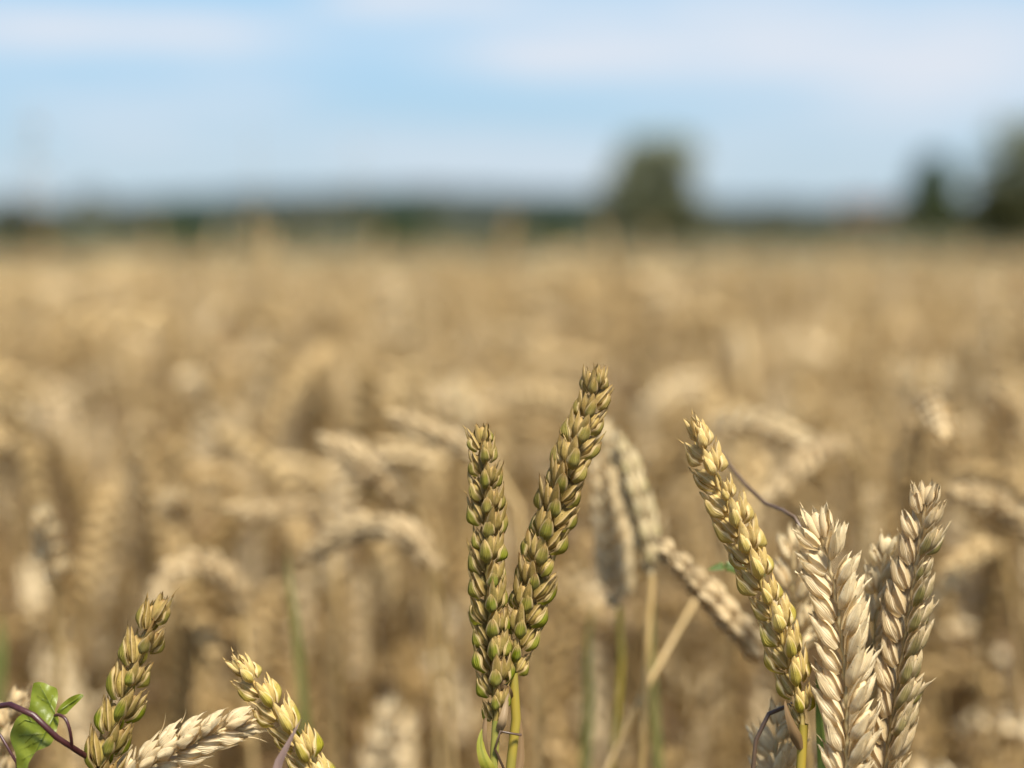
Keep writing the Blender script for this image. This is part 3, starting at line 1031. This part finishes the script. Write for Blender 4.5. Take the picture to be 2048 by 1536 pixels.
# ------------------------------------------------------------------ bindweed
def flat_leaf(outline, veins, centre, d, bend, n_ring=44, n_out=260):
    """a leaf blade: outline and veins measured in the picture, laid on its own gently cupped surface"""
    o, _ = smooth_path(np.array([(x, y, 0) for x, y in outline + [outline[0]]], float), n_out + 1)
    o = o[:-1, :2]
    c = np.array(centre, float)
    k = np.linspace(0, 1, n_ring)[:, None, None]
    q = c + (o - c)[None] * k
    vd = np.full(q.shape[:2], 9.0)
    for a, b, wv in veins:
        a, b = np.array(a, float), np.array(b, float)
        ab = b - a
        t = np.clip(((q - a) @ ab) / (ab @ ab), 0, 1)
        dist = np.linalg.norm(q - (a + t[..., None] * ab), axis=-1)
        vd = np.minimum(vd, dist / wv)
    pts = np.zeros(q.shape[:2] + (3,))
    th = np.zeros_like(pts)
    for i in range(q.shape[0]):
        for j in range(q.shape[1]):
            x, y = q[i, j]
            dd = d + bend(x, y) + .0006 * math.sin(x * .12) * math.cos(y * .1) + .0004 * min(1, vd[i, j])
            pts[i, j] = P(x, y, dd)
    hu = np.stack([0 * vd, 0 * vd, np.clip(vd, 0, 1)], -1)
    m = MB()
    m.grid(pts, hu, True)
    return m


def bindweed():
    foot = np.array([*P(190, 1530, .47)[:2], GROUND])
    t = thing('bindweed_vine', foot, 'dark maroon bindweed vine with green arrow-shaped leaf at the lower left corner', 'vine')
    m = MB()
    pts = [(-60, 1432, .462), (-20, 1415, .458), (20, 1409, .452), (48, 1417, .449), (78, 1440, .448), (105, 1468, .449), (135, 1490, .452), (165, 1508, .458), (195, 1530, .466)]
    seq = [P(*p) for p in pts] + [P(215, 1600, .47), foot * .5 + P(215, 1600, .47) * .5, foot]
    p, _ = smooth_path(seq, 90)
    tube(m, p, .00092, 10)
    link('vine', m.mesh('vine', M_vine, foot), t)
    big = flat_leaf([(67, 1366), (76, 1364), (86, 1365), (100, 1371), (113, 1377), (116, 1390), (113, 1410), (110, 1425), (117, 1436), (115, 1455), (110, 1472), (100, 1490), (86, 1497), (74, 1502),
                     (64, 1515), (56, 1530), (48, 1560), (38, 1570), (34, 1540), (30, 1504), (23, 1486), (20, 1474), (26, 1452), (35, 1435), (48, 1426), (57, 1418), (61, 1400), (63, 1384)],
                    [((110, 1430), (74, 1500), 3.2), ((74, 1500), (44, 1560), 2.4), ((110, 1428), (86, 1384), 2.2), ((86, 1384), (78, 1370), 1.5), ((98, 1453), (50, 1440), 1.5), ((90, 1468), (38, 1472), 1.4),
                     ((50, 1440), (36, 1450), 1.2), ((96, 1405), (74, 1392), 1.2), ((100, 1412), (106, 1390), 1.2), ((84, 1480), (40, 1500), 1.3), ((95, 1460), (110, 1466), 1.2), ((70, 1507), (44, 1520), 1.2), ((62, 1442), (56, 1430), 1.0), ((66, 1470), (50, 1486), 1.0)],
                    (80, 1436), .4545, lambda x, y: .004 * ((x - 85) / 60) ** 2 - .004 * (y - 1436) / 100)
    lf = link('leaf', big.mesh('leaf', M_bind, foot), t)
    sm = flat_leaf([(113, 1424), (120, 1412), (130, 1402), (148, 1391), (160, 1388), (167, 1390), (162, 1398), (150, 1410), (140, 1420), (130, 1429), (120, 1428)],
                   [((113, 1426), (166, 1390), 1.5)], (137, 1409), .457, lambda x, y: .002 * (x - 113) / 50, 9, 60)
    link('leaf', sm.mesh('leaf', M_bind, foot), t)
    m = MB()
    p, _ = smooth_path([P(*q) for q in [(110, 1431, .4545), (119, 1430, .453), (130, 1437, .452), (138, 1455, .4515), (142, 1475, .452), (144, 1494, .4535)]], 24)
    tube(m, p, .0005, 8)
    link('leaf_stalk', m.mesh('leaf_stalk', M_vine, foot), t)


bindweed()
lone('tendril', 'thin reddish stem in the lower left corner under the bindweed leaf', 'tendril', [(-30, 1440, .46), (0, 1470, .455), (22, 1500, .455), (38, 1540, .455), (44, 1600, .457)], .00045, M_vine)


# ------------------------------------------------------------------ tall wild grass above the crop
def wild_grass(label, px, top, d, spread, n):
    tp = P(px, top, d)
    foot = np.array([tp[0] + .05, d, GROUND])
    t = thing('wild_grass', foot, label, 'grass', 'tall wild grasses above the crop')
    p, _ = smooth_path([foot, foot + np.array([-.01, 0, .5]), tp + np.array([.012, 0, -.25]), tp], 40)
    m = MB()
    tube(m, p, np.linspace(.0018, .0005, 40), 6)
    pn = MB()
    for i in range(n):
        k = rng.integers(28, 40)
        a = rng.uniform(0, 6.3)
        r = spread * rng.uniform(.3, 1) * (1.1 - (k - 28) / 14)
        e = p[k] + np.array([math.cos(a) * r, math.sin(a) * r, -r * rng.uniform(-.4, .8)])
        tube(m, np.array([p[k], (p[k] + e) / 2 + np.array([0, 0, r * .25]), e]), .0003, 4)
        z = nrm(np.array([math.cos(a) * .4, math.sin(a) * .4, -1.]))
        X = nrm(np.cross(z, [.3, .9, .1]))
        kernel(pn, e, X, np.cross(z, X), z, .013, .0035, .003, 0, 6, 5)
    link('stem', m.mesh('stem', M_stem_straw, foot), t)
    link('panicle', pn.mesh('panicle', M_dryleaf, foot), t)


wild_grass('tall faint wild grass standing against the sky at the left edge', 60, 200, 2.0, .026, 34)
wild_grass('faint wild grass head against the sky above the left side of the hill', 505, 255, 2.9, .016, 11)
wild_grass('faint wild grass head against the sky above the top of the hill', 712, 262, 3.1, .016, 11)

# ------------------------------------------------------------------ the crop behind
HALF = 1024 / FPX
N_IND = 255
DI = 1.50
rng = np.random.default_rng(23)
placed = []
tries = 0
while len(placed) < N_IND and tries < 60000:
    tries += 1
    d = math.sqrt(rng.uniform(.76 ** 2, DI ** 2))
    x = rng.uniform(-1, 1) * (HALF * d + .03)
    if any((x - a) ** 2 + (d - b) ** 2 < .030 ** 2 for a, b in placed):
        continue
    placed.append((x, d))
for i, (x, d) in enumerate(placed):
    h = float(np.clip(rng.normal(.146, .034), .085, .22))
    nod = rng.random() < .30
    pr = P_nod[rng.integers(len(P_nod))] if nod else P_up[rng.integers(len(P_up))]
    place(pr, x, d, CAM[2] - h, rng.uniform(0, 6.28),
          'nodding straw-coloured ear, one of the many out of focus in the crop' if nod else 'upright straw-coloured ear, one of the many out of focus in the crop',
          'nodding ears of the crop' if nod else 'upright ears of the crop', rng.normal(0, .05))


def crop_mass():
    rng = np.random.default_rng(5)
    """the rest of the field, far too many stalks to count"""
    temps = []
    for q, kinds in ((0, UPR + NOD),):
        for i, kd in enumerate(kinds):
            st, e, lf, line, cut = crop_parts(kd, q, i + 50)
            vs, fs, mi = [], [], []
            n = 0
            for k, mb in enumerate((st, e, lf)):
                v, f, _ = mb.arrays()
                vs.append(v); fs.append(f + n); mi.append(np.full(len(f), k)); n += len(v)
            temps.append((np.concatenate(vs), np.concatenate(fs), np.concatenate(mi), line[:, 2].max()))
    pts = []
    for d0, d1, dens in ((.74, 3, 430), (3, 6, 170), (6, 11, 85)):
        hw = HALF * d1 * 1.25 + .4
        n = int(dens * 2 * hw * (d1 - d0))
        y = rng.uniform(d0, d1, n)
        x = rng.uniform(-hw, hw, n)
        ok = np.abs(x) < HALF * y * 1.25 + .4
        ok &= ~((y < DI) & (y > .5) & (np.abs(x) < HALF * y + .03))
        pts.append(np.stack([x[ok], y[ok]], 1))
    n = 8000                                              # low tillers and crop round the photographer's feet, added to shade the lower field
    y = rng.uniform(-1.2, 3.4, n)
    x = rng.uniform(-1, 1, n) * (HALF * np.abs(y) * 1.15 + .75)
    low = np.stack([x, y], 1)
    low = low[np.hypot(x, y) > .16]
    n_up = sum(len(p) for p in pts)
    pts = np.concatenate(pts + [low])
    V, F, MI, TI = [], [], [], []
    off = 0
    for ip, (x, y) in enumerate(pts):
        v, f, mi, top = temps[rng.integers(5) if rng.random() < .72 else 5 + rng.integers(4)]
        a = rng.uniform(0, 6.28)
        ca, sa = math.cos(a), math.sin(a)
        ln = rng.normal(0, .05, 2)
        h = float(np.clip(rng.normal(.138, .034), .06, .23)) + .0120 * max(0, y - 2.2) + .06 * min(1, max(0, (y - 3) / 3))
        if rng.random() < .008 and 1.3 < y < 5:
            h = rng.uniform(.0, .05)
        if ip >= n_up:
            h = max(.235, .372 * abs(y) + .05 if y < .68 else 0) + abs(rng.normal(0, .09))
            ln = ln * .5
        z = v[:, 2]
        V.append(np.stack([x + ca * v[:, 0] - sa * v[:, 1] + ln[0] * z, y + sa * v[:, 0] + ca * v[:, 1] + ln[1] * z, z + CAM[2] - h - top], 1).astype(np.float32))
        F.append(f + off)
        MI.append(mi)
        TI.append(np.full(len(v), rng.random() * (.22 if ip >= n_up else 1), np.float32))  # low tillers' tints cut to the dark end: shade put into their colour
        off += len(v)
    me = quads('wheat_crop', M_stalk, np.concatenate(V), np.concatenate(F), None, True, np.concatenate(TI))
    me.materials.append(M_ear)
    me.materials.append(M_dryleaf)
    me.polygons.foreach_set('material_index', np.concatenate(MI).astype(np.int32))
    me.update()
    o = tag(link('wheat_crop', me), 'dense ripe golden wheat crop stretching back to the field edge', 'wheat crop', kind='stuff')
    print('crop', len(pts), len(me.polygons))


crop_mass()
